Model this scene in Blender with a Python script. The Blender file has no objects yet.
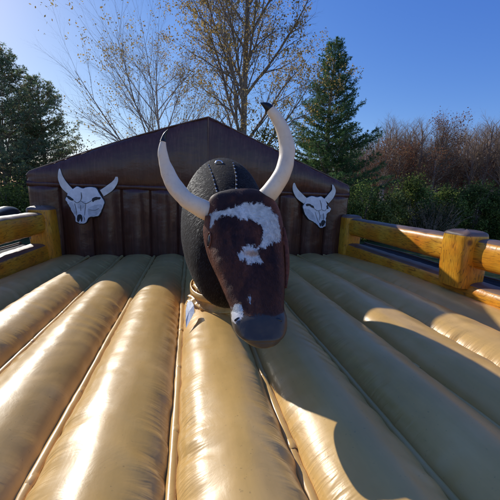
import bpy, bmesh, math, random
import numpy as np
from mathutils import Vector, Matrix
from mathutils.bvhtree import BVHTree

# ------------------------------------------------------------------ camera, sky, sun, exposure
scene = bpy.context.scene
COL = scene.collection
PITCH, YAW, ROLL, FPX = 0.18448, 0.20244, 0.034824, 300.0
CAM = np.array([0.0, 0.0, 1.85])
_fw = np.array([math.sin(YAW)*math.cos(PITCH), math.cos(YAW)*math.cos(PITCH), -math.sin(PITCH)])
_r = np.array([math.cos(YAW), -math.sin(YAW), 0.0]); _u = np.cross(_r, _fw)
RR = math.cos(ROLL)*_r + math.sin(ROLL)*_u
UU = -math.sin(ROLL)*_r + math.cos(ROLL)*_u
FF = _fw
cam_data = bpy.data.cameras.new('camera')
cam_data.sensor_width = 36; cam_data.lens = 36*FPX/500
cam_data.clip_start = 0.05; cam_data.clip_end = 2000
cam = bpy.data.objects.new('camera', cam_data); COL.objects.link(cam)
m = Matrix(((RR[0], UU[0], -FF[0], CAM[0]), (RR[1], UU[1], -FF[1], CAM[1]), (RR[2], UU[2], -FF[2], CAM[2]), (0, 0, 0, 1)))
cam.matrix_world = m
scene.camera = cam

SUN_VEC = np.array([-1.0, 1.49, 1.0]); SUN_VEC /= np.linalg.norm(SUN_VEC)
SUN_EL = math.asin(SUN_VEC[2]); SUN_AZ = math.atan2(SUN_VEC[0], SUN_VEC[1])
world = bpy.data.worlds.new("World"); scene.world = world; world.use_nodes = True
wn = world.node_tree; wn.nodes.clear()
sky = wn.nodes.new('ShaderNodeTexSky'); sky.sky_type = 'NISHITA'; sky.sun_disc = False
sky.sun_elevation = SUN_EL; sky.sun_rotation = SUN_AZ
sky.air_density = 1.0; sky.dust_density = 0.25; sky.ozone_density = 2.5; sky.altitude = 200
bg = wn.nodes.new('ShaderNodeBackground'); bg.inputs[1].default_value = 0.12
wo = wn.nodes.new('ShaderNodeOutputWorld')
sp = wn.nodes.new('ShaderNodeSeparateColor'); cb = wn.nodes.new('ShaderNodeCombineColor')   # film response of the whole sky
wn.links.new(sky.outputs[0], sp.inputs[0])
for q, (gain, gam) in enumerate(((.054, 1.30), (.085, 1.02), (.272, .52))):
    pw = wn.nodes.new('ShaderNodeMath'); pw.operation = 'POWER'; pw.inputs[1].default_value = gam
    ml = wn.nodes.new('ShaderNodeMath'); ml.operation = 'MULTIPLY'; ml.inputs[1].default_value = gain/.12
    wn.links.new(sp.outputs[q], pw.inputs[0]); wn.links.new(pw.outputs[0], ml.inputs[0]); wn.links.new(ml.outputs[0], cb.inputs[q])
wn.links.new(cb.outputs[0], bg.inputs[0]); wn.links.new(bg.outputs[0], wo.inputs[0])
sd = bpy.data.lights.new('sun', 'SUN'); sd.energy = 3.1; sd.angle = math.radians(0.5); sd.color = (1, 0.97, 0.89)
sun = bpy.data.objects.new('sun', sd); COL.objects.link(sun)
sun.rotation_euler = Vector(SUN_VEC).to_track_quat('Z', 'Y').to_euler()
scene.view_settings.view_transform = 'Standard'; scene.view_settings.look = 'None'
scene.view_settings.exposure = 0.28; scene.view_settings.gamma = 1

# ------------------------------------------------------------------ helpers
def ray(x, y): return FF + RR*(x-250)/FPX + UU*(250-y)/FPX
def P(x, y, D): return CAM + ray(x, y)*D                    # point of the place seen at x, y at distance D
def onY(x, y, Y): d = ray(x, y); return CAM + d*(Y/d[1])
def onZ(x, y, z): d = ray(x, y); return CAM + d*((z-CAM[2])/d[2])
def proj(p):
    d = np.asarray(p, float) - CAM; z = d@FF
    return 250+FPX*(d@RR)/z, 250-FPX*(d@UU)/z

def hsh(i, j, k, s):
    n = (i*374761393 + j*668265263 + k*2147483647 + s*1274126177) & 0xffffffff
    n = ((n ^ (n >> 13))*1274126177) & 0xffffffff
    return ((n ^ (n >> 16)) & 0xffff)/65535.0
def vn(p, s=0):
    p = np.asarray(p, float); i = np.floor(p).astype(np.int64); f = p-i; f = f*f*(3-2*f)
    o = 0
    for a in (0, 1):
        for b in (0, 1):
            for c in (0, 1):
                w = (f[:, 0] if a else 1-f[:, 0])*(f[:, 1] if b else 1-f[:, 1])*(f[:, 2] if c else 1-f[:, 2])
                o = o + w*hsh(i[:, 0]+a, i[:, 1]+b, i[:, 2]+c, s)
    return o*2-1
def fbm(p, s=0, o=3):
    p = np.asarray(p, float); r = 0; a = 1
    for k in range(o): r = r + a*vn(p*(2**k), s+k*7); a *= .5
    return r

def mesh_obj(name, verts, faces, mats, parent=None, smooth=True, midx=None, loc=None, rot=None, colors=None, label=None, stuff=False):
    me = bpy.data.meshes.new(name)
    verts = np.asarray(verts, np.float32)
    if isinstance(faces, np.ndarray):
        n, k = faces.shape
        me.vertices.add(len(verts)); me.vertices.foreach_set('co', verts.ravel())
        me.loops.add(n*k); me.loops.foreach_set('vertex_index', faces.astype(np.int32).ravel())
        me.polygons.add(n); me.polygons.foreach_set('loop_start', np.arange(0, n*k, k, dtype=np.int32))
        me.polygons.foreach_set('loop_total', np.full(n, k, np.int32))
        me.update(calc_edges=True)
    else:
        me.from_pydata([tuple(map(float, v)) for v in verts], [], faces); me.update()
    if not isinstance(mats, (list, tuple)): mats = [mats]
    for q in mats: me.materials.append(q)
    me.polygons.foreach_set('use_smooth', np.full(len(me.polygons), smooth))
    if midx is not None: me.polygons.foreach_set('material_index', np.asarray(midx, np.int32))
    if colors is not None:
        ca = me.color_attributes.new('tint', 'FLOAT_COLOR', 'POINT')
        c = np.ones((len(verts), 4), np.float32); c[:, :3] = colors; ca.data.foreach_set('color', c.ravel())
    me.update()
    o = bpy.data.objects.new(name, me); COL.objects.link(o)
    if parent is not None: o.parent = parent
    if loc is not None: o.location = loc
    if rot is not None: o.rotation_euler = rot
    if label: o['label'] = label
    if stuff: o['kind'] = 'stuff'
    return o
def tag(o, label=None, cat=None, group=None, kind=None):
    if label: o['label'] = label
    if cat: o['category'] = cat
    if group: o['group'] = group
    if kind: o['kind'] = kind
    return o
def thing(name, label, cat, loc=(0, 0, 0), rz=0, group=None):
    o = bpy.data.objects.new(name, None); COL.objects.link(o); o.location = loc; o.rotation_euler = (0, 0, rz)
    o.empty_display_size = .2
    return tag(o, label, cat, group)
def kids(o): return [c for c in bpy.data.objects if c.parent == o]
def dup(root, loc, rz, sc=1.0, label=None):
    r = root.copy(); COL.objects.link(r); r.location = loc; r.rotation_euler = (0, 0, rz)
    r.scale = sc if isinstance(sc, (tuple, list)) else (sc, sc, sc)
    if label: r['label'] = label
    for c in kids(root):
        q = c.copy(); COL.objects.link(q); q.parent = r
    return r

def grid_faces(nu, nv, close_v=False):
    # index = i*nv + j
    i, j = np.meshgrid(np.arange(nu-1), np.arange(nv if close_v else nv-1), indexing='ij')
    i = i.ravel(); j = j.ravel(); j2 = (j+1) % nv
    return np.stack([i*nv+j, (i+1)*nv+j, (i+1)*nv+j2, i*nv+j2], 1)
def sweep(pts, rad, n=12, caps=True, flat=None):
    """tube through pts with radius per point; returns verts, faces list"""
    pts = np.asarray(pts, float); rad = np.broadcast_to(np.asarray(rad, float), (len(pts),))
    T = np.gradient(pts, axis=0); T /= np.linalg.norm(T, axis=1)[:, None]+1e-9
    ref = np.array([0, 0, 1.]) if abs(T[0][2]) < .9 else np.array([0, 1., 0])
    a = np.cross(T[0], ref); a /= np.linalg.norm(a); V = []
    th = np.linspace(0, 2*math.pi, n, endpoint=False)
    for p, t, r in zip(pts, T, rad):
        a = a - t*(a@t); a /= np.linalg.norm(a); b = np.cross(t, a)
        V.append(p + r*(np.cos(th)[:, None]*a + np.sin(th)[:, None]*b))
    V = np.concatenate(V); F = [tuple(f) for f in grid_faces(len(pts), n, True)]
    if caps:
        V = np.vstack([V, pts[:1], pts[-1:]]); c0 = len(V)-2; c1 = len(V)-1; L = (len(pts)-1)*n
        F += [(c0, (k+1) % n, k) for k in range(n)] + [(c1, L+k, L+(k+1) % n) for k in range(n)]
        F = [f for f in F]
    return V, F
def join(parts):
    V = []; F = []; o = 0
    for v, f in parts:
        V.append(np.asarray(v, float)); F += [tuple(int(i)+o for i in q) for q in f]; o += len(v)
    return np.concatenate(V), F
def spline(pts, n):
    pts = np.asarray(pts, float); k = len(pts); t = np.linspace(0, k-1, n); out = []
    for x in t:
        i = min(int(x), k-2); f = x-i
        p0 = pts[max(i-1, 0)]; p1 = pts[i]; p2 = pts[i+1]; p3 = pts[min(i+2, k-1)]
        out.append(.5*((2*p1)+(-p0+p2)*f+(2*p0-5*p1+4*p2-p3)*f*f+(-p0+3*p1-3*p2+p3)*f**3))
    return np.array(out)

# ------------------------------------------------------------------ materials
def nt(name):
    mt = bpy.data.materials.new(name); mt.use_nodes = True; t = mt.node_tree
    b = t.nodes['Principled BSDF']; return mt, t, b
def N(t, kind, **kw):
    n = t.nodes.new(kind)
    for k, v in kw.items():
        if k.startswith('i_'):
            key = k[2:]; key = int(key) if key.isdigit() else key
            n.inputs[key].default_value = v
        else: setattr(n, k, v)
    return n
def L(t, a, b): t.links.new(a, b)
def coords(t, scale=(1, 1, 1), kind='Object', rot=(0, 0, 0)):
    tc = N(t, 'ShaderNodeTexCoord'); mp = N(t, 'ShaderNodeMapping'); mp.inputs['Scale'].default_value = scale
    mp.inputs['Rotation'].default_value = rot
    L(t, tc.outputs[kind], mp.inputs[0]); return mp.outputs[0]
def noise(t, vec, scale, detail=4, rough=.55, dist=0.0):
    n = N(t, 'ShaderNodeTexNoise'); n.inputs['Scale'].default_value = scale; n.inputs['Detail'].default_value = detail
    n.inputs['Roughness'].default_value = rough; n.inputs['Distortion'].default_value = dist
    L(t, vec, n.inputs['Vector']); return n.outputs[0]
def ramp(t, fac, stops):
    r = N(t, 'ShaderNodeValToRGB'); e = r.color_ramp.elements
    while len(e) < len(stops): e.new(.5)
    for q, (p, c) in zip(e, stops):
        q.position = p; q.color = (c, c, c, 1) if isinstance(c, (int, float)) else (*c, 1)
    L(t, fac, r.inputs[0]); return r.outputs[0]
def mixc(t, fac, a, b, mode='MIX'):
    n = N(t, 'ShaderNodeMix', data_type='RGBA', blend_type=mode)
    for s, v in ((n.inputs[0], fac), (n.inputs[6], a), (n.inputs[7], b)):
        if isinstance(v, (int, float)): s.default_value = v
        elif isinstance(v, tuple): s.default_value = (*v, 1)
        else: L(t, v, s)
    return n.outputs[2]
def mathn(t, op, a, b=None, c=None):
    n = N(t, 'ShaderNodeMath', operation=op)
    for i, v in enumerate((a, b, c)):
        if v is None: continue
        if isinstance(v, (int, float)): n.inputs[i].default_value = v
        else: L(t, v, n.inputs[i])
    return n.outputs[0]
def bump(t, b, h, strength=.3, dist=.01, prev=None):
    n = N(t, 'ShaderNodeBump'); n.inputs['Strength'].default_value = strength; n.inputs['Distance'].default_value = dist
    L(t, h, n.inputs['Height'])
    if prev is not None: L(t, prev, n.inputs['Normal'])
    L(t, n.outputs[0], b.inputs['Normal']); return n.outputs[0]

def simple(name, col, rough=.6, var=.25, scale=8, bs=.2, bd=.004, spec=.5, coat=0, sheen=0, vscale=(1, 1, 1)):
    mt, t, b = nt(name); v = coords(t, vscale)
    n1 = noise(t, v, scale, 5)
    lo = tuple(c*(1-var) for c in col); hi = tuple(min(1, c*(1+var)) for c in col)
    L(t, ramp(t, n1, [(.3, lo), (.7, hi)]), b.inputs['Base Color'])
    b.inputs['Roughness'].default_value = rough; b.inputs['Specular IOR Level'].default_value = spec
    b.inputs['Coat Weight'].default_value = coat; b.inputs['Sheen Weight'].default_value = sheen
    bump(t, b, noise(t, v, scale*4, 4), bs, bd); return mt

def gold_vinyl():
    mt, t, b = nt('gold_vinyl')
    v = coords(t); stretch = coords(t, (1, 7, 1)); seamv = coords(t, (2.0, 16, 2.0), rot=(0, 0, .35))
    n = noise(t, v, 2.2, 6, .6); n2 = noise(t, v, 26, 4, .7); n3 = noise(t, coords(t, (6, .8, 6)), 1.6, 5, .7)
    c = ramp(t, n, [(.3, (.66, .39, .11)), (.55, (.77, .465, .145)), (.75, (.83, .53, .195))])
    c = mixc(t, ramp(t, n3, [(.42, 0.), (.75, .3)]), c, (.44, .27, .08))
    spots = ramp(t, noise(t, v, 60, 2, .5), [(.68, 0.), (.76, .35)])
    c = mixc(t, spots, c, (.2, .12, .05))
    L(t, c, b.inputs['Base Color'])
    L(t, ramp(t, mathn(t, 'ADD', mathn(t, 'MULTIPLY', n2, .5), mathn(t, 'MULTIPLY', n, .5)), [(.3, .28), (.7, .41)]), b.inputs['Roughness'])
    b.inputs['Specular IOR Level'].default_value = .42
    b.inputs['Coat Weight'].default_value = .05; b.inputs['Coat Roughness'].default_value = .3
    mk = N(t, 'ShaderNodeVertexColor', layer_name='tint').outputs[0]
    p = bump(t, b, mathn(t, 'MULTIPLY', noise(t, stretch, 1.9, 2, .5, 1.3), mk), .42, .028)
    p = bump(t, b, mathn(t, 'MULTIPLY', noise(t, seamv, 1.1, 2, .5, 1.2), mk), .4, .014, p)
    p = bump(t, b, noise(t, v, 7, 4, .6, .8), .22, .008, p)
    bump(t, b, noise(t, v, 210, 2, .5), .06, .001, p)
    return mt
def brown_vinyl():
    mt, t, b = nt('brown_wood_print_vinyl')
    v = coords(t); st = coords(t, (9, 9, .55))
    n = noise(t, st, 3.2, 6, .65, .5); n1 = noise(t, v, 1.3, 3)
    c = ramp(t, n, [(.28, (.07, .026, .014)), (.5, (.10, .038, .022)), (.66, (.145, .062, .038)), (.8, (.085, .033, .02))])
    pk = coords(t, (4.4, 0, 0)); fr = mathn(t, 'FRACT', N(t, 'ShaderNodeSeparateXYZ').outputs[0])
    sx = [q for q in t.nodes if q.bl_idname == 'ShaderNodeSeparateXYZ'][0]; L(t, pk, sx.inputs[0])
    ln = mathn(t, 'LESS_THAN', fr, .02)
    c = mixc(t, mathn(t, 'MULTIPLY', ln, .45), c, (.008, .004, .003))
    c = mixc(t, ramp(t, n1, [(.35, 0.), (.7, .45)]), c, (.07, .026, .018))
    L(t, c, b.inputs['Base Color']); b.inputs['Roughness'].default_value = .26
    b.inputs['Specular IOR Level'].default_value = .5
    p = bump(t, b, noise(t, coords(t, (2, 2, 3)), 1.5, 3, .5), .35, .03)
    bump(t, b, noise(t, v, 16, 3, .5, 1.0), .14, .006, p); return mt
def yellow_wood(axis):
    mt, t, b = nt('yellow_wood_print_vinyl')
    s = {'Y': (5.5, .75, 5.5), 'Z': (5.5, 5.5, 1.0)}[axis]
    v = coords(t, s); n = noise(t, v, 1.5, 3, .5, .35)
    rings = mathn(t, 'FRACT', mathn(t, 'MULTIPLY', n, 9.0))
    line = ramp(t, rings, [(0., 1.), (.16, 0.), (.9, 0.), (1., 1.)])
    fine = noise(t, coords(t, tuple(q*5 for q in s)), 2.2, 4, .6)
    big = noise(t, coords(t), 2.3, 3)
    c = ramp(t, big, [(.3, (.78, .23, .012)), (.5, (.87, .35, .018)), (.7, (.92, .48, .04))])
    c = mixc(t, ramp(t, fine, [(.45, 0.), (.72, .75)]), c, (.50, .19, .016))
    c = mixc(t, mathn(t, 'MULTIPLY', line, ramp(t, fine, [(.3, .2), (.6, .8)])), c, (.13, .045, .010))
    vo = N(t, 'ShaderNodeTexVoronoi'); vo.inputs['Scale'].default_value = 1.0
    L(t, coords(t, {'Y': (3, 1.2, 3), 'Z': (3, 3, 2.2)}[axis]), vo.inputs['Vector'])
    c = mixc(t, ramp(t, vo.outputs['Distance'], [(.05, .85), (.12, 0.)]), c, (.09, .03, .01))
    L(t, c, b.inputs['Base Color']); b.inputs['Roughness'].default_value = .36
    bump(t, b, noise(t, coords(t, {'Y': (3, 9, 3), 'Z': (9, 9, 3)}[axis]), 1.3, 4, .6, .5), .35, .012); return mt

GOLD = gold_vinyl(); BROWN = brown_vinyl(); YEL_Y = yellow_wood('Y'); YEL_Z = yellow_wood('Z')
CAPV = simple('plum_brown_vinyl', (.20, .12, .08), .5, .3, 4, .3, .01)
DARKV = simple('black_vinyl', (.022, .02, .02), .3, .3, 4, .3, .008)

DARKB = simple('dark_brown_vinyl', (.03, .018, .015), .75, .3, 4, .3, .008)
def tint_mat(name, rough=.6, spec=.3, trans=0.0, sheen=0, var=.25, vs=6):
    mt, t, b = nt(name); a = N(t, 'ShaderNodeVertexColor', layer_name='tint')
    n = noise(t, coords(t), vs, 3)
    c = mixc(t, 1.0, a.outputs[0], ramp(t, n, [(.3, 1-var), (.7, 1.0)]), 'MULTIPLY')
    if trans: c = mixc(t, 1.0, c, (1.5, 1.5, 1.35), 'MULTIPLY')
    L(t, c, b.inputs['Base Color']); b.inputs['Roughness'].default_value = rough
    b.inputs['Specular IOR Level'].default_value = spec; b.inputs['Sheen Weight'].default_value = sheen
    if trans:
        tr = N(t, 'ShaderNodeBsdfTranslucent'); L(t, c, tr.inputs[0]); mx = N(t, 'ShaderNodeMixShader'); mx.inputs[0].default_value = trans
        out = [q for q in t.nodes if q.bl_idname == 'ShaderNodeOutputMaterial'][0]
        L(t, b.outputs[0], mx.inputs[1]); L(t, tr.outputs[0], mx.inputs[2]); L(t, mx.outputs[0], out.inputs[0])
    return mt
LEAF = tint_mat('leaf', .8, .12, .5)
NEEDLE = tint_mat('needle', .7, .15, .42)
HIDE = tint_mat('cow_hide', .55, .35, 0, .1, .35, 30)
BARK = simple('bark', (.27, .21, .155), .9, .4, 10, .6, .02, .2, vscale=(1, 1, .3))
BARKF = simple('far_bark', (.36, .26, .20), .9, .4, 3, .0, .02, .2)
TWIG = simple('twig', (.35, .245, .155), .9, .3, 2, .0, .01, .2)

# ------------------------------------------------------------------ ground and lawn
def make_ground():
    mt, t, b = nt('lawn'); v = coords(t)
    n = noise(t, v, .35, 6, .6); n2 = noise(t, v, 9, 5, .7)
    c = ramp(t, n2, [(.3, (.035, .05, .015)), (.55, (.075, .095, .03)), (.75, (.13, .125, .05))])
    c = mixc(t, ramp(t, n, [(.5, 0.), (.68, .8)]), c, (.16, .095, .045))
    L(t, c, b.inputs['Base Color']); b.inputs['Roughness'].default_value = .95; b.inputs['Specular IOR Level'].default_value = .1
    bump(t, b, n2, .8, .05)
    n_ = 90; xs = np.sinh(np.linspace(-5.2, 5.2, n_))*8; X, Y = np.meshgrid(xs, xs, indexing='ij')
    r = np.hypot(X, Y); Z = fbm(np.stack([X.ravel()/18, Y.ravel()/18, np.zeros(X.size)], 1), 3).reshape(X.shape)*.35*np.clip((r-14)/30, 0, 1)
    V = np.stack([X.ravel(), Y.ravel(), Z.ravel()], 1)
    tag(mesh_obj('ground', V, grid_faces(n_, n_), mt), kind='structure')
make_ground()
def make_bounce_ground():  # pale ground added around the mat to bounce warm sunlight onto shaded fronts
    mt, t, b = nt('pale_bounce_ground'); v = coords(t)
    n = noise(t, v, .6, 5, .6); n2 = noise(t, v, 40, 4, .7)
    c = mixc(t, n2, ramp(t, n, [(.3, (.42, .36, .28)), (.7, (.54, .47, .38))]), (.40, .36, .30))
    L(t, c, b.inputs['Base Color']); b.inputs['Roughness'].default_value = .9; bump(t, b, n2, .4, .004)
    xs = np.linspace(-16, 17, 40); ys = np.linspace(-28, 4.6, 40); X, Y = np.meshgrid(xs, ys, indexing='ij')
    V = np.stack([X.ravel(), Y.ravel(), 0*X.ravel()+.012], 1)
    tag(mesh_obj('bounce_ground', V, grid_faces(40, 40), mt), kind='structure')
make_bounce_ground()

# ------------------------------------------------------------------ inflatable floor
S0, SP = -0.085, 0.605
Y0, Y1 = -0.55, 6.16
floor = thing('inflatable_floor', 'gold tan inflatable mat of long puffed tubes under the mechanical bull', 'bouncy floor', (0.5, 2.8, 0))
FL = np.array([0.5, 2.8, 0])
def floor_tubes():
    nu, nv = 30, 420
    for k in range(-4, 6):
        x0 = S0+k*SP
        u = np.linspace(-1, 1, nu); y = np.linspace(Y0, Y1, nv)
        U, Yg = np.meshgrid(u, y, indexing='ij')
        au = np.abs(U)
        H = .222*np.power(np.clip(1-au**2.0, 0, 1), .56)*(1-.5*np.clip((Yg-4.0)/2.1, 0, 1)**1.2)
        endf = np.clip((Yg-Y0)/.16, 0, 1)**.5*np.clip((Y1+.05-Yg)/.06, 0, 1)**.5
        p = np.stack([U.ravel()*1.3+k*9, Yg.ravel()*1.1, 0*U.ravel()], 1)
        big = fbm(p, 11+k, 3).reshape(U.shape)*.007
        # puckers running off the welded seams
        jit = fbm(np.stack([Yg.ravel()*1.3, U.ravel()*1.5+k, 0*U.ravel()], 1), 5+k, 2).reshape(U.shape)
        puck = vn(np.stack([(Yg.ravel()+.10*np.sign(U.ravel())*au.ravel()+.07*jit.ravel())*15, np.sign(U.ravel())*3+k*4.0, au.ravel()*.9], 1), 2).reshape(U.shape)
        amp = .021*np.exp(-(1-au)/.36)*(.5+.5*np.clip(jit+.5, 0, 1.4))
        wide = vn(np.stack([Yg.ravel()*5.5+U.ravel()*.8, 0*U.ravel()+k*3.1, U.ravel()*.8], 1), 9).reshape(U.shape)*.0022
        Z = .5 + (H + (big+wide)*(1-au**4) + puck*amp*np.clip((1-au)*14, 0, 1))*endf
        X = x0 + SP/2 + U*(SP/2-.002)
        # side walls so the tube is closed
        V = np.stack([X.ravel()-FL[0], Yg.ravel()-FL[1], Z.ravel()], 1)
        V = V.reshape(nu, nv, 3)
        a = V[0].copy(); a[:, 2] = .44; b = V[-1].copy(); b[:, 2] = .44
        V = np.concatenate([a[None], V, b[None]], 0)
        mk = np.clip((au-.25)/.75, 0, 1)**1.6*np.clip(.55+jit, .15, 1.2)
        mk = np.concatenate([mk[:1], mk, mk[-1:]], 0).ravel()
        mesh_obj('tube', V.reshape(-1, 3), grid_faces(nu+2, nv), GOLD, floor, colors=np.stack([mk]*3, 1))
    for k in range(-4, 7):
        rnd = random.Random(k); x0 = S0+k*SP; n = 150
        y = np.linspace(Y0+.02, Y1-.05, n); ph = rnd.random()*.6
        q = (y+ph) % .62
        tie = np.exp(-(np.minimum(q, .62-q)/.022)**2)
        p1 = np.stack([y*1.7, 0*y+k, 0*y], 1)
        r = .0275*(1-.07*tie)+vn(p1*4, 4)*.0022
        pts = np.stack([x0-FL[0]+vn(p1, 1)*.007, y-FL[1], .560+vn(p1*1.4, 2)*.008-.003*tie], 1)
        v, f = sweep(pts, r, 10); mesh_obj('seam_welt', v, f, GOLD, floor)
        # overlapping fabric sleeves where the welt is tied
        for yy in np.arange(Y0+.62-ph, Y1-.2, .62):
            if yy < Y0+.1: continue
            w = np.array([[x0-FL[0]+vn([[yy*1.7, k, 0]], 1)[0]*.007+.003, yy-FL[1]+d, .558] for d in (.016, .028, .05, .075)])
            v, f = sweep(w, [.026, .0305, .030, .028], 10, False)
            mesh_obj('welt_sleeve', v, f, GOLD, floor)
    # base cushion
    xa, xb = S0-4*SP-.06-FL[0], S0+6*SP+.06-FL[0]; ya, yb = Y0+.05-FL[1], Y1+.5-FL[1]
    V = [(x, y, z) for z in (.02, .43) for (x, y) in ((xa, ya), (xb, ya), (xb, yb), (xa, yb))]
    F = [(0, 3, 2, 1), (4, 5, 6, 7), (0, 1, 5, 4), (1, 2, 6, 5), (2, 3, 7, 6), (3, 0, 4, 7)]
    o = mesh_obj('base_cushion', V, F, DARKV, floor, smooth=False)
    md = o.modifiers.new('bevel', 'BEVEL'); md.width = .09; md.segments = 4
floor_tubes()

# ------------------------------------------------------------------ back wall with gable
wall = thing('inflatable_back_wall', 'dark brown inflatable back wall with a peaked gable and printed planks', 'inflatable wall', (0.3, 6.45, 0))
WL = np.array([0.3, 6.45, 0.])
def roof(x):
    a = np.where(x < .36, 3.27-(.36-x)*.37, 3.27-(x-.36)*.385)
    r = .07                                            # rounded shoulders
    dl = np.clip((x+2.84)/r, 0, 1); dr = np.clip((3.44-x)/r, 0, 1)
    a = a - .07*(1-np.sqrt(1-(1-dl)**2)) - .07*(1-np.sqrt(1-(1-dr)**2))
    return a + .05*np.sin(np.clip((.36-x)/3.2, 0, 1)*math.pi)
XL, XR = -2.84, 3.44
def build_wall():
    yF, yB = 6.17, 6.72
    # lower upright tubes
    n = 12; w = (XR-XL)/n; zt = 1.90
    for k in range(n):
        nu, nv = 13, 40
        u = np.linspace(-1, 1, nu); z = np.linspace(.45, zt, nv); Ug, Z = np.meshgrid(u, z, indexing='ij')
        bul = .085*(1-Ug**2)*(1-.25*Ug**2)*np.clip((zt-Z)/.08, 0, 1)**.5
        rn = fbm(np.stack([Ug.ravel()+k*5, Z.ravel()*2.2, 0*Z.ravel()], 1), 8, 3).reshape(Ug.shape)*.008
        pk = vn(np.stack([Ug.ravel()*.7+k*3, Z.ravel()*13, 0*Z.ravel()], 1), 3).reshape(Ug.shape)*.006*np.abs(Ug)**2
        Y = yF - bul - rn*(1-Ug**4) + pk*np.clip((1-np.abs(Ug))*8, 0, 1)
        X = XL+(k+.5)*w+Ug*w/2*.998
        V = np.stack([X.ravel(), Y.ravel(), Z.ravel()], 1).reshape(nu, nv, 3)
        a = V[0].copy(); a[:, 1] = yF+.06; b = V[-1].copy(); b[:, 1] = yF+.06
        V = np.concatenate([a[None], V, b[None]], 0).reshape(-1, 3)-WL
        mesh_obj('wall_tube', V, grid_faces(nu+2, nv), BROWN, wall)
    # gable: two bulging triangular halves (front, top and back surfaces in one closed loft)
    for (xa, xb) in ((XL, .36), (.36, XR)):
        nx = 70; nz = 22; xs = np.linspace(xa, xb, nx); V = []
        for x in xs:
            h = float(roof(np.array(x))); s = (x-xa)/(xb-xa); e = math.sin(math.pi*min(max(s, 0), 1))**.45
            ring = []
            zz = np.linspace(zt-.02, h, nz)
            tt = np.linspace(0, 1, nz)
            bul = .10*np.sin(math.pi*np.clip(tt, 0, 1))**.55*e + .012*vn(np.stack([0*tt+x*2.1, tt*1.8, 0*tt], 1), 4) + .008*vn(np.stack([0*tt+x*11, tt*1.2, 0*tt], 1), 6)*(.3+tt)
            for z, b_ in zip(zz, bul): ring.append((x, yF-.02-b_, z))
            for q in np.linspace(.06, .94, 9): ring.append((x, yF-.02+(yB-yF+.04)*q, h+.045*math.sin(math.pi*q)*(.3+.7*e)+.004*math.sin(x*23+q*5)))
            for z, b_ in zip(zz[::-1], bul[::-1]): ring.append((x, yB+.02+b_, z))
            V.append(ring)
        V = np.array(V); m_ = V.shape[1]
        F = [tuple(f) for f in grid_faces(nx, m_, False)]
        if xa < 0: F.append(tuple(range(m_)))
        else: F.append(tuple((nx-1)*m_+q for q in range(m_))[::-1])
        mesh_obj('gable_panel', V.reshape(-1, 3)-WL, F, BROWN, wall)
    # ridge roll across the foot of the gable
    xs = np.linspace(XL+.01, XR-.01, 140)
    pts = np.stack([xs, 0*xs+yF-.015, zt+.0+.01*vn(np.stack([xs*2, 0*xs, 0*xs], 1), 2)], 1)-WL
    v, f = sweep(pts, .055+.006*vn(np.stack([xs*9, 0*xs, 0*xs], 1), 5), 12)
    mesh_obj('cross_roll', v, f, BROWN, wall)
    # piping along the gable edge and the centre seam
    for xa, xb in ((XL+.004, .36), (.36, XR-.004)):
        xs = np.linspace(xa, xb, 60); pts = np.stack([xs, 0*xs+yF-.02, roof(xs)+.004], 1)-WL
        v, f = sweep(pts, .011, 6); mesh_obj('edge_piping', v, f, CAPV, wall)
    zz = np.linspace(zt, 3.27, 40); pts = np.stack([0*zz+.36, 0*zz+yF-.022, zz], 1)-WL
    v, f = sweep(pts, .012, 6); mesh_obj('centre_seam', v, f, CAPV, wall)
    # body behind the tubes
    V = [(x, y, z) for z in (.02, zt-.03) for (x, y) in ((XL+.01, yF+.05), (XR-.01, yF+.05), (XR-.01, yB), (XL+.01, yB))]
    F = [(0, 3, 2, 1), (4, 5, 6, 7), (0, 1, 5, 4), (1, 2, 6, 5), (2, 3, 7, 6), (3, 0, 4, 7)]
    mesh_obj('back_cushion', np.array(V)-WL, F, BROWN, wall, smooth=False)
build_wall()

# ------------------------------------------------------------------ skull ornaments on the wall
BONE = simple('painted_bone', (.85, .85, .84), .5, .12, 14, .12, .003)
BONE2 = simple('painted_horn', (.80, .77, .70), .5, .18, 10, .1, .003)
INK = simple('painted_black', (.012, .016, .022), .5, .3, 10, .1, .003)
GREYP = simple('painted_bone_shade', (.60, .62, .63), .5, .2, 14, .1, .003)
def slab(name, pts, yfront, depth, mat_, parent, org, dome=0.0):
    """pts: list of (x, z) on the wall; a cushion of real thickness, domed a little at the front"""
    bm = bmesh.new()
    P2 = np.array(pts)
    if np.sum(P2[:, 0]*np.roll(P2[:, 1], -1)-np.roll(P2[:, 0], -1)*P2[:, 1]) < 0: P2 = P2[::-1]
    c = P2.mean(0)
    def ring(s, y): return [bm.verts.new((p[0]-org[0], y-org[1], p[1]-org[2])) for p in (c+(P2-c)*s)]
    r0 = ring(1, yfront+depth); r1 = ring(1, yfront+.004)
    r2 = ring(.965, yfront)
    n = len(P2)
    for a, b in ((r0, r1), (r1, r2)):
        for i in range(n): bm.faces.new((a[i], a[(i+1) % n], b[(i+1) % n], b[i]))
    f = bm.faces.new(r2); bm.faces.new(r0[::-1])
    bmesh.ops.triangulate(bm, faces=[f])
    bmesh.ops.recalc_face_normals(bm, faces=bm.faces)
    me = bpy.data.meshes.new(name); bm.to_mesh(me); bm.free(); me.materials.append(mat_)
    o = bpy.data.objects.new(name, me); COL.objects.link(o); o.parent = parent; return o
def line_slab(name, pts, w, yfront, depth, mat_, parent, org):
    pts = np.array(pts, float); T = np.gradient(pts, axis=0); T /= np.linalg.norm(T, axis=1)[:, None]
    Nn = np.stack([-T[:, 1], T[:, 0]], 1); ww = w*np.sin(np.linspace(.5, math.pi-.35, len(pts)))[:, None]
    return slab(name, list(pts+Nn*ww)+list((pts-Nn*ww)[::-1]), yfront, depth, mat_, parent, org)
YW = 6.06
def wz(px): q = onY(px[0], px[1], YW); return (q[0], q[2])
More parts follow.
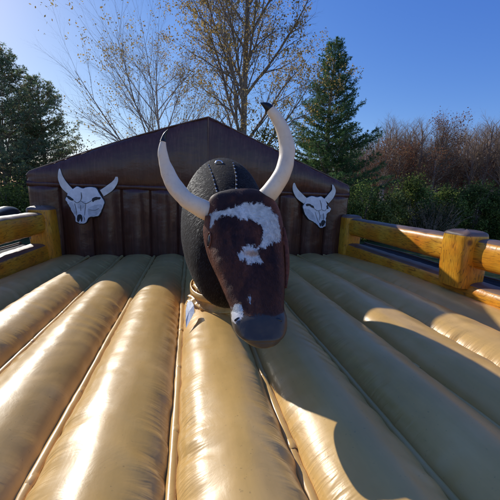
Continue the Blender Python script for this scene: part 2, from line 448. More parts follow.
def make_skull(label, conv, horns, face, shades, sockets, lines, frame):
    a = wz(conv(frame)); org = (a[0], YW+.05, a[1])
    s = thing('bull_skull_ornament', label, 'skull ornament', org, 0, 'bull skull ornaments on the back wall')
    def soft(L_, k=5):
        Q = np.array(L_+L_[:3], float); C = spline(Q, (len(L_)+2)*k+1)[k:k*(len(L_)+1)]
        return C+np.stack([vn(C*.11, 3), vn(C*.11, 4)], 1)[:, :2]*2.5 if False else C+np.stack([vn(np.c_[C*.09, C[:, :1]*0], 3), vn(np.c_[C*.09, C[:, :1]*0], 4)], 1)*3.0
    W = lambda L_: [wz(conv(p)) for p in L_]
    face = [tuple(q) for q in soft(face)]; shades = [[tuple(p) for p in soft(q)] for q in shades]; sockets = [[tuple(p) for p in soft(q)] for q in sockets]
    lines = [(q[0],)+tuple(tuple(p) for p in spline(np.array(q[1:], float), 12)) for q in lines]
    def grow(L_, k):
        Q = np.array(L_, float); c = Q.mean(0); d = Q-c; return [tuple(q) for q in (c+d*(1+k/np.linalg.norm(d, axis=1))[:, None])]
    slab('backing', W(grow(face, 6)), YW+.012, .06, INK, s, org)
    for h in horns:
        C = spline(np.array([[p[0], p[1]] for p in h]), 14); R_ = np.interp(np.linspace(0, len(h)-1, 14), range(len(h)), [p[2] for p in h])
        T = np.gradient(C, axis=0); T /= np.linalg.norm(T, axis=1)[:, None]; Nn = np.stack([-T[:, 1], T[:, 0]], 1)
        out = lambda e: [tuple(q) for q in C+Nn*(R_+e)[:, None]]+[tuple(q) for q in (C-Nn*(R_+e)[:, None])[::-1]]
        slab('backing', W(out(2.5)), YW+.014, .06, INK, s, org)
        slab('horn', W(out(0)), YW+.004, .05, BONE2, s, org)
    sk = slab('skull', W(face), YW-.006, .06, BONE, s, org)
    for q in shades: slab('cheek_shade', W(q), YW-.0085, .006, GREYP, s, org)
    for q in sockets: slab('socket', W(q), YW-.010, .006, INK, s, org)
    for q in lines: line_slab('crack', W(q[1:]), q[0]*.62, YW-.012, .006, INK, s, org)
make_skull('pale blue-white horned bull skull on the wall, left of the bull', lambda p: (50+p[0]*.15, 160+p[1]*.15),
    [[(140, 215, 22), (95, 170, 25), (68, 115, 18), (62, 58, 3)], [(345, 222, 24), (400, 185, 25), (438, 140, 15), (445, 95, 2)]],
    [(125, 215), (175, 180), (215, 190), (260, 182), (305, 188), (330, 230), (355, 265), (360, 290), (345, 330), (325, 370), (285, 378), (255, 385), (240, 415), (215, 425), (190, 418), (172, 408), (165, 375), (140, 330), (120, 290), (103, 265), (112, 245)],
    [[(255, 325), (300, 300), (350, 300), (320, 362), (262, 376)], [(128, 290), (150, 285), (172, 340), (165, 362)], [(190, 280), (235, 275), (225, 320), (190, 322)]],
    [[(108, 240), (135, 245), (155, 262), (150, 272), (128, 262)], [(280, 262), (305, 248), (340, 250), (332, 262), (300, 270), (285, 280)],
     [(180, 375), (196, 362), (212, 366), (220, 385), (212, 412), (202, 392), (192, 412), (182, 402)]],
    [(.008, (208, 215), (212, 245), (205, 272)), (.007, (205, 272), (180, 285), (150, 262)), (.007, (205, 272), (240, 290), (282, 268)), (.006, (240, 290), (235, 330), (232, 370)), (.006, (165, 290), (175, 330), (180, 370)), (.005, (205, 300), (207, 340)), (.005, (255, 330), (300, 335), (330, 320)), (.004, (226, 375), (232, 395), (228, 412))],
    (208, 300))
make_skull('white horned bull skull on the wall, right of the bull near the fence', lambda p: (285+p[0]*.12, 170+p[1]*.12),
    [[(175, 262, 26), (120, 215, 30), (85, 160, 20), (75, 100, 3)], [(345, 262, 26), (385, 215, 26), (408, 170, 17), (398, 122, 3)]],
    [(180, 240), (225, 218), (270, 230), (300, 222), (335, 250), (352, 290), (380, 322), (372, 345), (352, 362), (340, 400), (342, 425), (335, 465), (305, 480), (285, 475), (262, 450), (215, 420), (190, 400), (165, 360), (152, 310), (165, 280)],
    [[(160, 320), (200, 330), (240, 370), (250, 425), (200, 400), (172, 360)], [(290, 380), (315, 370), (330, 400), (300, 410)]],
    [[(172, 285), (205, 282), (240, 305), (235, 320), (205, 300), (178, 298)], [(345, 310), (352, 290), (362, 312), (352, 325)],
     [(300, 430), (312, 418), (335, 425), (330, 450), (312, 470), (300, 460)], [(285, 450), (296, 440), (298, 470), (288, 468)]],
    [(.008, (290, 250), (300, 285), (305, 330)), (.007, (280, 340), (290, 380), (286, 420)), (.006, (305, 330), (330, 340), (348, 318)), (.006, (305, 330), (270, 340), (236, 316)), (.006, (318, 360), (322, 395), (316, 425)), (.005, (250, 350), (265, 400), (280, 440))],
    (270, 330))

# ------------------------------------------------------------------ log fences
def log(name, p0, p1, w, h, mats, parent, org, seed, lean=0.0, nl=60, inner=(-1, 0)):
    """soft rounded beam from p0 to p1; faces looking up or outward take mats[1]"""
    p0 = np.array(p0, float); p1 = np.array(p1, float); ax = p1-p0; Ln = np.linalg.norm(ax); ax /= Ln
    up = np.array([0, 0, 1.]) if abs(ax[2]) < .8 else np.array([0, 1., 0])
    sd_ = np.cross(up, ax); sd_ /= np.linalg.norm(sd_); up = np.cross(ax, sd_)
    n = 32; th = np.linspace(0, 2*math.pi, n, endpoint=False)
    ex = .62; cx = np.sign(np.cos(th))*np.abs(np.cos(th))**ex; cy = np.sign(np.sin(th))*np.abs(np.sin(th))**ex
    V = []
    ts = np.concatenate([[0, .004, .012, .025], np.linspace(.05, .95, nl), [.975, .988, .996, 1]])
    for t in ts:
        e = min(t, 1-t)*Ln; sc = math.sqrt(1-(1-min(e/.07, 1))**2)*.35+.65 if e < .07 else 1
        if t in (0, 1): sc = .6
        q = p0+ax*Ln*t
        rr = 1+.02*vn(np.stack([0*th+t*Ln*1.5, np.cos(th)+seed, np.sin(th)], 1), 3)+.02*vn(np.stack([0*th+t*Ln*13, np.cos(th)*1.2+seed, np.sin(th)*1.2], 1), 5)*(1+1.5*math.exp(-e/.12))
        V.append(q+np.outer(cx*w/2*rr*sc, sd_)+np.outer(cy*h/2*rr*sc, up))
    V = np.concatenate(V); V = np.vstack([V, p0[None], p1[None]]); F = [tuple(f) for f in grid_faces(len(ts), n, True)]
    c0 = len(V)-2; Lr = (len(ts)-1)*n
    F += [(c0, (k+1) % n, k) for k in range(n)]+[(c0+1, Lr+k, Lr+(k+1) % n) for k in range(n)]
    # face normals decide the print
    mi = []
    for f in F:
        tm = (f[0] % n+.5)/n*2*math.pi if f[0] < c0 else 0
        q = np.array([math.copysign(abs(math.cos(tm))**(2-ex)/w, math.cos(tm)), math.copysign(abs(math.sin(tm))**(2-ex)/h, math.sin(tm))]); q /= np.linalg.norm(q)
        nn = sd_*q[0]+up*q[1]
        if f[0] >= c0: nn = ax*(-1 if f[0] == c0 else 1)
        mi.append(1 if (nn[2] > .62 or nn@np.array([*inner, 0]) < -.35) else 0)
    return mesh_obj(name, V-np.array(org), F, mats, parent, midx=mi)
def fence(label, X, sgn, posts, y_a, y_b):
    org = (X, (y_a+y_b)/2, 0); inner = (sgn, 0)
    f = thing('inflatable_log_fence', label, 'fence', org, 0, 'inflatable log fences along the mat')
    xc = X-sgn*.17
    log('log', (xc, y_a, .69), (xc, y_b, .69), .36, .39, [YEL_Y, CAPV], f, org, 1+X, inner=inner, nl=110)
    log('log', (xc, y_a, 1.235), (xc, y_b, 1.235), .34, .37, [YEL_Y, CAPV], f, org, 2+X, inner=inner, nl=110)
    for (y, z0, z1, wy, xo, lean) in posts:
        log('post', (xc+sgn*xo, y, z0), (xc+sgn*(xo+lean), y, z1), wy, .42, [YEL_Z, CAPV], f, org, y, inner=inner, nl=20) if False else \
        post(f, org, xc+sgn*xo, y, z0, z1, .38, wy, lean*sgn, inner)
    # black outer bumper and its roll, behind the logs
    xo = X-sgn*.52
    v, fc = sweep([(xo, yy, .46+.01*math.sin(yy*3)) for yy in np.linspace(y_a, y_b, 60)], .41, 20)
    mesh_obj('outer_bumper', v-np.array(org), fc, DARKB, f)
    v, fc = sweep([(xo+sgn*.03, yy, .885+.01*math.sin(yy*3)) for yy in np.linspace(y_a, y_b, 60)], .014, 8)
    mesh_obj('bumper_piping', v-np.array(org), fc, CAPV, f)
    return f
def post(par, org, x, y, z0, z1, wx, wy, lean, inner):
    n = 28; th = np.linspace(0, 2*math.pi, n, endpoint=False); ex = .5
    cx = np.sign(np.cos(th))*np.abs(np.cos(th))**ex; cy = np.sign(np.sin(th))*np.abs(np.sin(th))**ex
    ts = np.linspace(0, 1, 26); V = []; H = z1-z0
    for t in ts:
        rr = 1+.02*vn(np.stack([0*th+t*H*9, np.cos(th)*1.5+y, np.sin(th)*1.5], 1), 7)
        bulge = 1+.04*math.sin(math.pi*t)
        V.append(np.stack([x+lean*t+cx*wx/2*rr*bulge, y+cy*wy/2*rr*bulge, 0*th+z0+t*H], 1))
    for s, dz in ((.97, .02), (.88, .038), (.7, .052), (.4, .062), (.1, .066)):
        V.append(np.stack([x+lean+cx*wx/2*s, y+cy*wy/2*s, 0*th+z1+dz+.004*np.sin(th*5)], 1))
    m_ = len(V); V = np.concatenate(V); F = [tuple(q) for q in grid_faces(m_, n, True)]
    F.append(tuple((m_-1)*n+k for k in range(n)))
    F = [q[::-1] for q in F]
    mi = []
    for q in F:
        c = V[list(q)].mean(0); d = c-np.array([x, y, c[2]])
        mi.append(1 if (c[2] > z1+.004 or d[0]*inner[0] < -wx/2*.86) else 0)
    return mesh_obj('post', V-np.array(org), F, [YEL_Z, CAPV], par, midx=mi)
fence('yellow wood-print inflatable log fence along the right edge of the mat', 3.32, -1,
      [(6.0, .5, 1.42, .36, .03, 0), (3.12, .80, 1.445, .40, .08, .03), (0.1, .80, 1.50, .46, .10, .03)], -.5, 5.95)
fence('yellow wood-print inflatable log fence along the left edge of the mat', -2.42, 1,
      [(5.92, .5, 1.46, .40, .08, -.04), (2.9, .8, 1.5, .46, .1, 0), (0.1, .8, 1.5, .46, .1, 0)], -.5, 5.9)
# black roll lying along the outside of the left fence, with its welded end by the wall
v, f = sweep([(-2.80+.02*math.sin(y*2), y, 1.355+.02*math.sin(y*2.6)) for y in np.linspace(2.2, 5.75, 50)], [.02, .07, .12]+[.145+.012*math.sin(i*.8) for i in range(44)]+[.12, .07, .02], 18)
tag(mesh_obj('fence_roll', v, f, DARKV), 'glossy black inflatable roll behind the top log of the left fence', 'bumper roll')

# ------------------------------------------------------------------ mechanical bull
BX, BY = .35, 3.1
bull = thing('mechanical_bull', 'mechanical bull with brown and white cowhide head and curved cream horns', 'mechanical bull', (BX, BY, .5))
BO = np.array([BX, BY, .5])
CLOTH = simple('black_body_cloth', (.015, .011, .010), .9, .5, 5, .5, .006, .15, 0, .0)
STEEL = simple('stud_metal', (.65, .65, .66), .3, .1, 10, .0); STEEL.node_tree.nodes['Principled BSDF'].inputs['Metallic'].default_value = .9
LEATH = simple('brown_leather', (.07, .026, .016), .42, .35, 14, .4, .004)
def body():
    secs = [(2.12, .31, 1.36, .05, .10), (2.17, .31, 1.36, .19, .30), (2.28, .315, 1.37, .275, .43), (2.5, .325, 1.42, .345, .535), (2.8, .34, 1.47, .40, .62), (3.15, .36, 1.50, .445, .69), (3.5, .37, 1.52, .46, .71), (3.85, .38, 1.50, .46, .70), (4.1, .38, 1.46, .40, .62), (4.28, .38, 1.42, .28, .44), (4.36, .38, 1.40, .14, .22), (4.38, .38, 1.40, .03, .04)]
    n = 56; th = np.linspace(0, 2*math.pi, n, endpoint=False)
    S = spline(np.array(secs), 46); V = []
    for (y, cx, cz, a, b) in S:
        c_ = np.cos(th); s_ = np.sin(th)
        k = np.where(s_ > 0, 1-.10*s_**3, 1.0)           # narrower along the back
        V.append(np.stack([cx+a*np.sign(c_)*np.abs(c_)**.9*k, 0*th+y, cz+b*s_], 1))
    V = np.concatenate(V)
    V += (fbm(V*3.2, 4, 3)*.008)[:, None]*np.array([1, 0, .6])
    F = [tuple(q) for q in grid_faces(len(S), n, True)]
    F.append(tuple(range(n))); F.append(tuple((len(S)-1)*n+k for k in range(n))[::-1])
    o = mesh_obj('body', V-BO, F, CLOTH, bull)
    return BVHTree.FromPolygons([tuple(q) for q in V], F), o
bvh, body_o = body()
def hit(x, y):
    r = ray(x, y); r = r/np.linalg.norm(r); h = bvh.ray_cast(Vector(CAM), Vector(r))
    return (np.array(h[0]), np.array(h[1])) if h[0] is not None else (None, None)
def body_hair():
    V = np.array([v.co for v in body_o.data.vertices])+BO; rng = np.random.default_rng(9)
    pl = np.array([list(p.vertices) for p in body_o.data.polygons if len(p.vertices) == 4]); K = 34000
    f = V[pl]; nrm = np.cross(f[:, 2]-f[:, 0], f[:, 3]-f[:, 1]); area = np.linalg.norm(nrm, axis=1); nrm /= area[:, None]+1e-9
    c0 = f.mean(1); out = c0-np.array([.36, 3.1, 1.45]); nrm *= np.sign((nrm*out).sum(1))[:, None]
    i = rng.choice(len(pl), K, p=area/area.sum()); a, b = rng.random(K)[:, None], rng.random(K)[:, None]
    p = f[i, 0]*(1-a)*(1-b)+f[i, 1]*a*(1-b)+f[i, 2]*a*b+f[i, 3]*(1-a)*b; n_ = nrm[i]
    d = np.array([0, .35, -1.])+rng.normal(size=(K, 3))*.35; d = d-n_*(d*n_).sum(1)[:, None]; d /= np.linalg.norm(d, axis=1)[:, None]+1e-9
    ln = rng.uniform(.014, .03, K)[:, None]; s_ = np.cross(d, n_)*.0014
    T = np.stack([p-s_, p+s_, p+d*ln+n_*.006], 1).reshape(-1, 3); k = np.arange(K)*3
    col = np.array([.017, .012, .010])*rng.uniform(.5, 1.6, K)[:, None]
    mesh_obj('body_hair', T-BO, np.stack([k, k+1, k+2], 1), HIDE, bull, colors=np.repeat(col, 3, 0), stuff=True)
body_hair()
def studs():
    for line in ([(209, 166), (213, 177), (217, 192)], [(233, 164), (236, 177), (236, 192)]):
        C = spline(line, 9); parts = []; path = []
        for (x, y) in C:
            p, nn = hit(x, y)
            if p is None: continue
            if nn@(CAM-p) < 0: nn = -nn
            path.append(p+nn*.003)
            bm = bmesh.new(); bmesh.ops.create_icosphere(bm, subdivisions=1, radius=.0085)
            parts.append((np.array([v.co for v in bm.verts])+p+nn*.006, [tuple(v.index for v in f_.verts) for f_ in bm.faces])); bm.free()
        if parts:
            v, f_ = join(parts); mesh_obj('stud_row', v-BO, f_, STEEL, bull, stuff=True)
            v, f_ = sweep(path, .007, 6); mesh_obj('seat_seam', v-BO, f_, CLOTH, bull)
    # small grip at the top of the back
    p, nn = hit(219, 163.5)
    if p is not None:
        a = np.array([[-.032, 0, .0], [-.022, -.0, .018], [0, -.0, .024], [.022, 0, .018], [.032, 0, .0]])
        v, f_ = sweep(spline(p+a, 14), .009, 8); mesh_obj('grip', v-BO, f_, STEEL, bull)
studs()
def collar():
    n = 90; th = np.linspace(0, 2*math.pi, n, endpoint=False); V = []
    prof = [(.47, .52), (.46, .62), (.44, .67), (.41, .69), (.40, .72), (.375, .77), (.37, .83), (.36, .90), (.35, .98)]
    S = spline(prof, 44)
    for i, (r, z) in enumerate(S):
        t = i/43.; ru = .012*vn(np.stack([np.cos(th)*2.2, np.sin(th)*2.2, 0*th+z*38], 1), 3)+.010*vn(np.stack([np.cos(th)*9, np.sin(th)*9, 0*th+z*14], 1), 5)+.022*vn(np.stack([np.cos(th)*7, np.sin(th)*7, 0*th+z*60], 1), 6)+.012*vn(np.stack([np.cos(th)*22, np.sin(th)*22, 0*th+z*9], 1), 7)
        fold = .02*math.sin(z*88)*(1 if .68 < z < .93 else .2)
        R_ = r+ru*(1 if z > .62 else .3)+fold
        V.append(np.stack([BX+.02+np.cos(th)*R_*.88, BY+.05+np.sin(th)*R_*1.1, z+ru*.5], 1))
    V = np.concatenate(V); mesh_obj('collar_skirt', V-BO, grid_faces(len(S), n, True), GOLD, bull)
    ring = np.stack([BX+.02+np.cos(th)*.355, BY+.05+np.sin(th)*.44, .84+.012*np.sin(th*3)], 1)
    V = []
    for dz, dr in ((-.035, 0), (-.03, .012), (.03, .012), (.035, 0)):
        V.append(ring+np.stack([np.cos(th)*dr, np.sin(th)*dr, 0*th+dz], 1))
    mesh_obj('collar_strap', np.concatenate(V)-BO, grid_faces(4, n, True), GOLD, bull)
    # round steel-plate pedestal hidden in the skirt
    v, f_ = sweep([(BX+.02, BY+.05, .46), (BX+.02, BY+.05, 1.05)], .26, 28); mesh_obj('pedestal', v-BO, f_, DARKV, bull)
    # white tag hanging at the left of the skirt
    q = [P(187.2, 302.5, 2.90), P(189.5, 301, 2.90), P(192, 301.6, 2.88), P(193.8, 305, 2.82), P(194.6, 312, 2.76), P(191, 319, 2.70), P(186.2, 328, 2.64), P(185.8, 320, 2.70), P(185.8, 310, 2.80)]
    q = np.array(q); nrm = -FF*.004
    c = q.mean(0); V = np.vstack([q+nrm, q-nrm, [c+nrm*4], [c-nrm*1]]); k = len(q)
    F = [(2*k, i, (i+1) % k) for i in range(k)]+[(2*k+1, k+(i+1) % k, k+i) for i in range(k)]+[(i, k+i, k+(i+1) % k, (i+1) % k) for i in range(k)]
    mt, t, b = nt('tag_cloth'); vv = coords(t)
    L(t, mixc(t, ramp(t, noise(t, vv, 60, 3), [(.55, 0.), (.66, .5)]), (.88, .88, .86), (.5, .5, .5)), b.inputs['Base Color']); b.inputs['Roughness'].default_value = .7
    mesh_obj('care_tag', V-BO, F, mt, bull, smooth=False)
collar()

# head ------------------------------------------------------------
HS = np.array([  # left px, right px, y px, distance of the front, thickness
    (226, 258, 189.5, 2.06, .16), (215, 267, 192, 2.02, .28), (209, 273, 197, 1.98, .36), (206.5, 279, 208, 1.945, .43), (205.5, 283, 225, 1.90, .47),
    (207, 284.5, 245, 1.855, .47), (211, 285, 262, 1.81, .44), (218, 285, 280, 1.765, .40), (225, 284.5, 297, 1.715, .36), (230.5, 284, 310, 1.67, .33),
    (233, 285.5, 321, 1.63, .31), (236, 285.5, 333, 1.60, .29), (241, 283.5, 341, 1.575, .25), (249, 278, 346.5, 1.575, .17), (257, 270, 348.5, 1.58, .08)])
def head_loft(S, n, grow_=1.0, rough_=0.0):
    th = np.linspace(0, 2*math.pi, n, endpoint=False); V = []
    for (xl, xr, y, D, dp) in S:
        mid = P((xl+xr)/2, y, D); hw = (xr-xl)/2/FPX*(D+dp*.35)
        c = mid+FF*dp/2
        s_ = np.sin(th); c_ = np.cos(th)
        cx = np.sign(c_)*np.abs(c_)**.72; sy = np.where(s_ < 0, -np.abs(s_)**.62, np.abs(s_)**.9)
        taper = np.where(s_ > 0, 1-.12*s_, 1.0)
        V.append(c+np.outer(cx*hw*grow_*taper, RR)+np.outer(sy*dp/2*grow_, FF))
    return np.array(V)
def pt_in(poly, x, y):
    poly = np.asarray(poly, float); ins = np.zeros(len(x), bool); j = len(poly)-1
    for i in range(len(poly)):
        xi, yi = poly[i]; xj, yj = poly[j]
        c = ((yi > y) != (yj > y)) & (x < (xj-xi)*(y-yi)/(yj-yi+1e-9)+xi); ins ^= c; j = i
    return ins
Z6 = lambda L_: [(170+a*.3, 200+b*.3) for a, b in L_]
WHITE = [Z6([(122, 72), (133, 48), (160, 36), (210, 28), (255, 14), (300, 14), (338, 32), (357, 62), (366, 100), (364, 142), (345, 140), (330, 148), (316, 163), (296, 156), (306, 132), (311, 112), (306, 92), (290, 74), (268, 62), (235, 62), (200, 48), (170, 52), (150, 70), (136, 96)]),
         Z6([(224, 178), (248, 172), (243, 156), (275, 150), (294, 160), (296, 184), (312, 210), (292, 204), (266, 214), (258, 202), (226, 194)]),
         Z6([(206, 352), (216, 342), (236, 346), (244, 372), (240, 392), (222, 412), (208, 402)]),
         Z6([(259, 316), (267, 316), (266, 342), (260, 340)])]
def hide_color(V, nrm_front, seed=0, jit=1.0):
    d = V-CAM; z = d@FF; x = 250+FPX*(d@RR)/z; y = 250-FPX*(d@UU)/z
    j = np.stack([x*.55, y*.16, 0*x+seed], 1)
    x2 = x+fbm(j, 3, 2)*1.5*jit; y2 = y+fbm(np.stack([x*.75, y*.25, 0*x+5], 1), 9, 2)*2.2*jit
    w = np.zeros(len(x), bool)
    for q in WHITE[:2]: w |= pt_in(q, x2, y2)
    for q in WHITE[2:]: w |= pt_in(q, x+fbm(j, 3, 2)*.8, y+fbm(j, 4, 2)*1.0)
    w &= nrm_front
    base = np.array([.045, .013, .007]); red = np.array([.36, .105, .034])
    side = np.clip((np.abs((x-(246+.13*(y-230)))/39)-.62)/.35, 0, 1)
    k = np.clip(side*.9+.35*np.clip(fbm(np.stack([x*.12, y*.06, 0*x], 1), 2, 2), 0, 1)+.30*np.clip((y-262)/40, 0, 1), 0, 1)[:, None]
    c = base*(1-k)+red*k
    wc = np.array([.96, .91, .80])[None]*(1-.12*np.clip(fbm(np.stack([x*.3, y*.3, 0*x], 1), 6, 2), 0, 1))[:, None]
    tan = np.clip(1.6-1.6*np.hypot((x-252)/12, (y-253)/4), 0, 1)[:, None]
    wc = wc*(1-.8*tan)+np.array([.85, .42, .16])*.8*tan
    return np.where(w[:, None], wc, c)
def make_head():
    n = 260; S = spline(HS, 300); S = S[S[:, 2] < 316.5]
    A = head_loft(S, n); m_ = len(A)
    V = A.reshape(-1, 3)
    V = V + FF*(fbm(V*9, 2, 3)*.004)[:, None]
    th = np.linspace(0, 2*math.pi, n, endpoint=False); front = np.tile(np.sin(th) < .25, m_)
    col = hide_color(V, front)
    F = [tuple(q) for q in grid_faces(m_, n, True)]
    F.append(tuple(range(n))); F.append(tuple((m_-1)*n+k for k in range(n))[::-1])
    head = mesh_obj('head', V-BO, F, HIDE, bull, colors=col)
    # short hair lying down the face
    rng = np.random.default_rng(5); K = 60000
    i = rng.integers(0, m_-2, K); j = rng.integers(0, n, K)
    j = np.where(rng.random(K) < .55, (rng.integers(int(n*.5), n, K)), j) % n
    fr = rng.random(K)[:, None]; fs = rng.random(K)[:, None]
    Gd = V.reshape(m_, n, 3)
    p = Gd[i, j]*(1-fr)*(1-fs)+Gd[i+1, j]*fr*(1-fs)+Gd[i, (j+1) % n]*(1-fr)*fs+Gd[i+1, (j+1) % n]*fr*fs
    du = Gd[i+1, j]-Gd[i, j]; dv = Gd[i, (j+1) % n]-Gd[i, j]
    du /= np.linalg.norm(du, axis=1)[:, None]+1e-9; dv /= np.linalg.norm(dv, axis=1)[:, None]+1e-9
    nr = np.cross(du, dv); nr /= np.linalg.norm(nr, axis=1)[:, None]+1e-9
    out = p-(Gd[i].mean(1)); sgn = np.sign((nr*out).sum(1))[:, None]; nr *= sgn
    pc = hide_color(p, np.sin(2*math.pi*j/n) < .25, 2, .8)
    # direction: downwards, fanning away from the whorl on the forehead
    X, Yp = proj_many(p)
    fan = np.clip((X-246)/45, -1, 1)[:, None]; upw = np.clip((225-Yp)/28, 0, 1)[:, None]
    swirl = vn(np.stack([X*.07, Yp*.07, 0*X], 1), 8)[:, None]
    d = du*(1-1.75*upw)+RR*fan*.7+RR*swirl*.6+rng.normal(size=(K, 3))*.18
    d -= nr*(d*nr).sum(1)[:, None]; d /= np.linalg.norm(d, axis=1)[:, None]+1e-9
    ln = rng.uniform(.010, .021, K)[:, None]; wd = .0011
    s = np.cross(d, nr)
    a = p-s*wd+nr*.0002; b = p+s*wd+nr*.0002; c = p+d*ln*.6+nr*.0035+s*wd*.6; c2 = p+d*ln*.6+nr*.0035-s*wd*.6; e = p+d*ln+nr*.0045
    VV = np.stack([a, b, c, c2, e], 1).reshape(-1, 3)
    k5 = np.arange(K)*5
    Q = np.stack([k5, k5+1, k5+2, k5+3], 1); T = np.stack([k5+3, k5+2, k5+4, k5+4], 1)
    T3 = np.stack([k5+3, k5+2, k5+4], 1)
    FF_ = np.concatenate([np.stack([k5, k5+1, k5+2], 1), np.stack([k5, k5+2, k5+3], 1), T3])
    pc2 = np.repeat(pc*np.where(pc[:, :1] > .5, rng.uniform(.96, 1.06, K)[:, None], rng.uniform(.7, 1.35, K)[:, None]), 5, axis=0)
    mesh_obj('hide_hair', VV-BO, FF_, HIDE, bull, colors=np.clip(pc2, 0, .9), stuff=True)
    # muzzle
    MUZ, t, b = nt('muzzle_leather'); vv = coords(t)
    L(t, mixc(t, N(t, 'ShaderNodeVertexColor', layer_name='tint').outputs[0], ramp(t, noise(t, vv, 9, 5), [(.3, (.055, .042, .028)), (.7, (.11, .08, .048))]), (.66, .62, .56)), b.inputs['Base Color']); b.inputs['Roughness'].default_value = .38
    bump(t, b, noise(t, vv, 60, 4), .35, .003)
    S2 = spline(HS, 300); S2 = S2[S2[:, 2] > 312.5]; S2 = S2
    g = np.linspace(0, 1, len(S2)); A2 = head_loft(S2, 96, 1.0)
    cen = A2.mean(1, keepdims=True); sw = (1.0+.09*np.sin(math.pi*np.clip(g*1.6, 0, 1))**.6)[:, None, None]
    A2 = cen+(A2-cen)*sw; V2 = A2.reshape(-1, 3)+FF*(fbm(A2.reshape(-1, 3)*14, 3, 3)*.003)[:, None]
    F2 = [tuple(q) for q in grid_faces(len(S2), 96, True)]+[tuple(range(96)), tuple((len(S2)-1)*96+k for k in range(96))[::-1]]
    X2, Y2 = proj_many(V2); wm = pt_in(WHITE[2], X2+fbm(V2*40, 3, 2)*1.2, Y2+fbm(V2*30, 5, 2)*1.5).astype(float)
    mz = mesh_obj('muzzle', V2-BO, F2, MUZ, head, colors=np.stack([wm]*3, 1))
    bv = BVHTree.FromPolygons([tuple(q) for q in V2], F2)
    for (x, y) in ((237.2, 319.5), (279, 320)):
        r = ray(x, y); r = r/np.linalg.norm(r); h = bv.ray_cast(Vector(CAM), Vector(r))[0]
        if h is None: continue
        h = np.array(h); bm = bmesh.new(); bmesh.ops.create_uvsphere(bm, u_segments=14, v_segments=8, radius=1)
        vs = np.array([v.co for v in bm.verts]); fs_ = [tuple(v.index for v in q.verts) for q in bm.faces]; bm.free()
        W_ = h+FF*.002+np.outer(vs[:, 0]*.017, RR)+np.outer(vs[:, 2]*.010+vs[:, 0]*(.006 if x < 260 else -.006), UU)+np.outer(vs[:, 1]*.005, FF)
        mesh_obj('nostril', W_-BO, fs_, DARKV, head)
    # drooping ears along the sides of the face
    for pts_, wpx in (([(208, 216, 2.00), (207, 232, 1.99), (211, 252, 1.95), (219, 272, 1.89), (228, 292, 1.82)], [.03, .05, .05, .04, .012]), ([(283, 228, 2.0), (285.5, 240, 1.97), (287, 256, 1.93), (287, 272, 1.9), (285, 288, 1.86)], [.008, .018, .022, .018, .006])):
        C = spline(np.array([P(*q) for q in pts_]), 24); w_ = np.interp(np.linspace(0, 4, 24), range(5), wpx)
        T = np.gradient(C, axis=0); T /= np.linalg.norm(T, axis=1)[:, None]
        A_ = FF*.8-RR*(.6 if pts_[0][0] < 240 else -.6); V_ = []
        th2 = np.linspace(0, 2*math.pi, 16, endpoint=False)
        for c_, t_, ww in zip(C, T, w_):
            a = A_-t_*(A_@t_); a /= np.linalg.norm(a); b_ = np.cross(t_, a)
            V_.append(c_+np.outer(np.cos(th2)*ww, a)+np.outer(np.sin(th2)*.013, b_))
        V_ = np.concatenate(V_); F_ = [tuple(q) for q in grid_faces(24, 16, True)]+[tuple(range(16)), tuple(23*16+k for k in range(16))[::-1]]
        mesh_obj('ear', V_-BO, F_, REDH, head)
    # eyes low on the sides of the face, under a hide lid
    hb = BVHTree.FromPolygons([tuple(q) for q in V], F)
    for (x, y, white) in ((209.6, 240, 0), (284.0, 244, 1)):
        r_ = ray(x, y); r_ = r_/np.linalg.norm(r_); h = hb.ray_cast(Vector(CAM), Vector(r_))
        if h[0] is None: print('eye miss'); continue
        nn = np.array(h[1]); nn = nn if nn@(CAM-np.array(h[0])) > 0 else -nn
        p = np.array(h[0]); tv = UU-nn*(UU@nn); tv /= np.linalg.norm(tv); sv = np.cross(tv, nn)
        bm = bmesh.new(); bmesh.ops.create_uvsphere(bm, u_segments=20, v_segments=12, radius=1)
        vs = np.array([v_.co for v_ in bm.verts]); fs_ = [tuple(v_.index for v_ in q.verts) for q in bm.faces]; bm.free()
        ev = p+np.outer(vs[:, 0]*.020, sv)+np.outer(vs[:, 2]*.040, tv)+np.outer(vs[:, 1]*.012, nn)
        eye = mesh_obj('eye', ev-BO, fs_, EYEW if white else DARKV, head)
        ring = np.array([p+sv*.024*math.cos(a)+tv*.048*math.sin(a)+nn*.004 for a in np.linspace(0, 2*math.pi, 30)])
        v, f_ = sweep(ring, .0055, 8, False); mesh_obj('eyelid', v-BO, f_, REDH, head)
    # neck into the body
    nk = [P(246, 205, 2.2)+FF*.0, P(244, 225, 2.35), P(240, 235, 2.6)+0*UU]
    nk = [P(247, 226, 2.12), P(245, 230, 2.3), P(240, 235, 2.75)]
    v, f_ = sweep(spline(nk, 12), np.linspace(.225, .37, 12), 28); mesh_obj('neck', v-BO, f_, CLOTH, bull)
    return head
def proj_many(p):
    d = p-CAM; z = d@FF; return 250+FPX*(d@RR)/z, 250-FPX*(d@UU)/z
EYEW = simple('eye_white', (.8, .78, .72), .25, .08, 20, .05)
REDH = simple('red_brown_hide', (.12, .034, .015), .6, .5, 40, .5, .003, .3)
head = make_head()
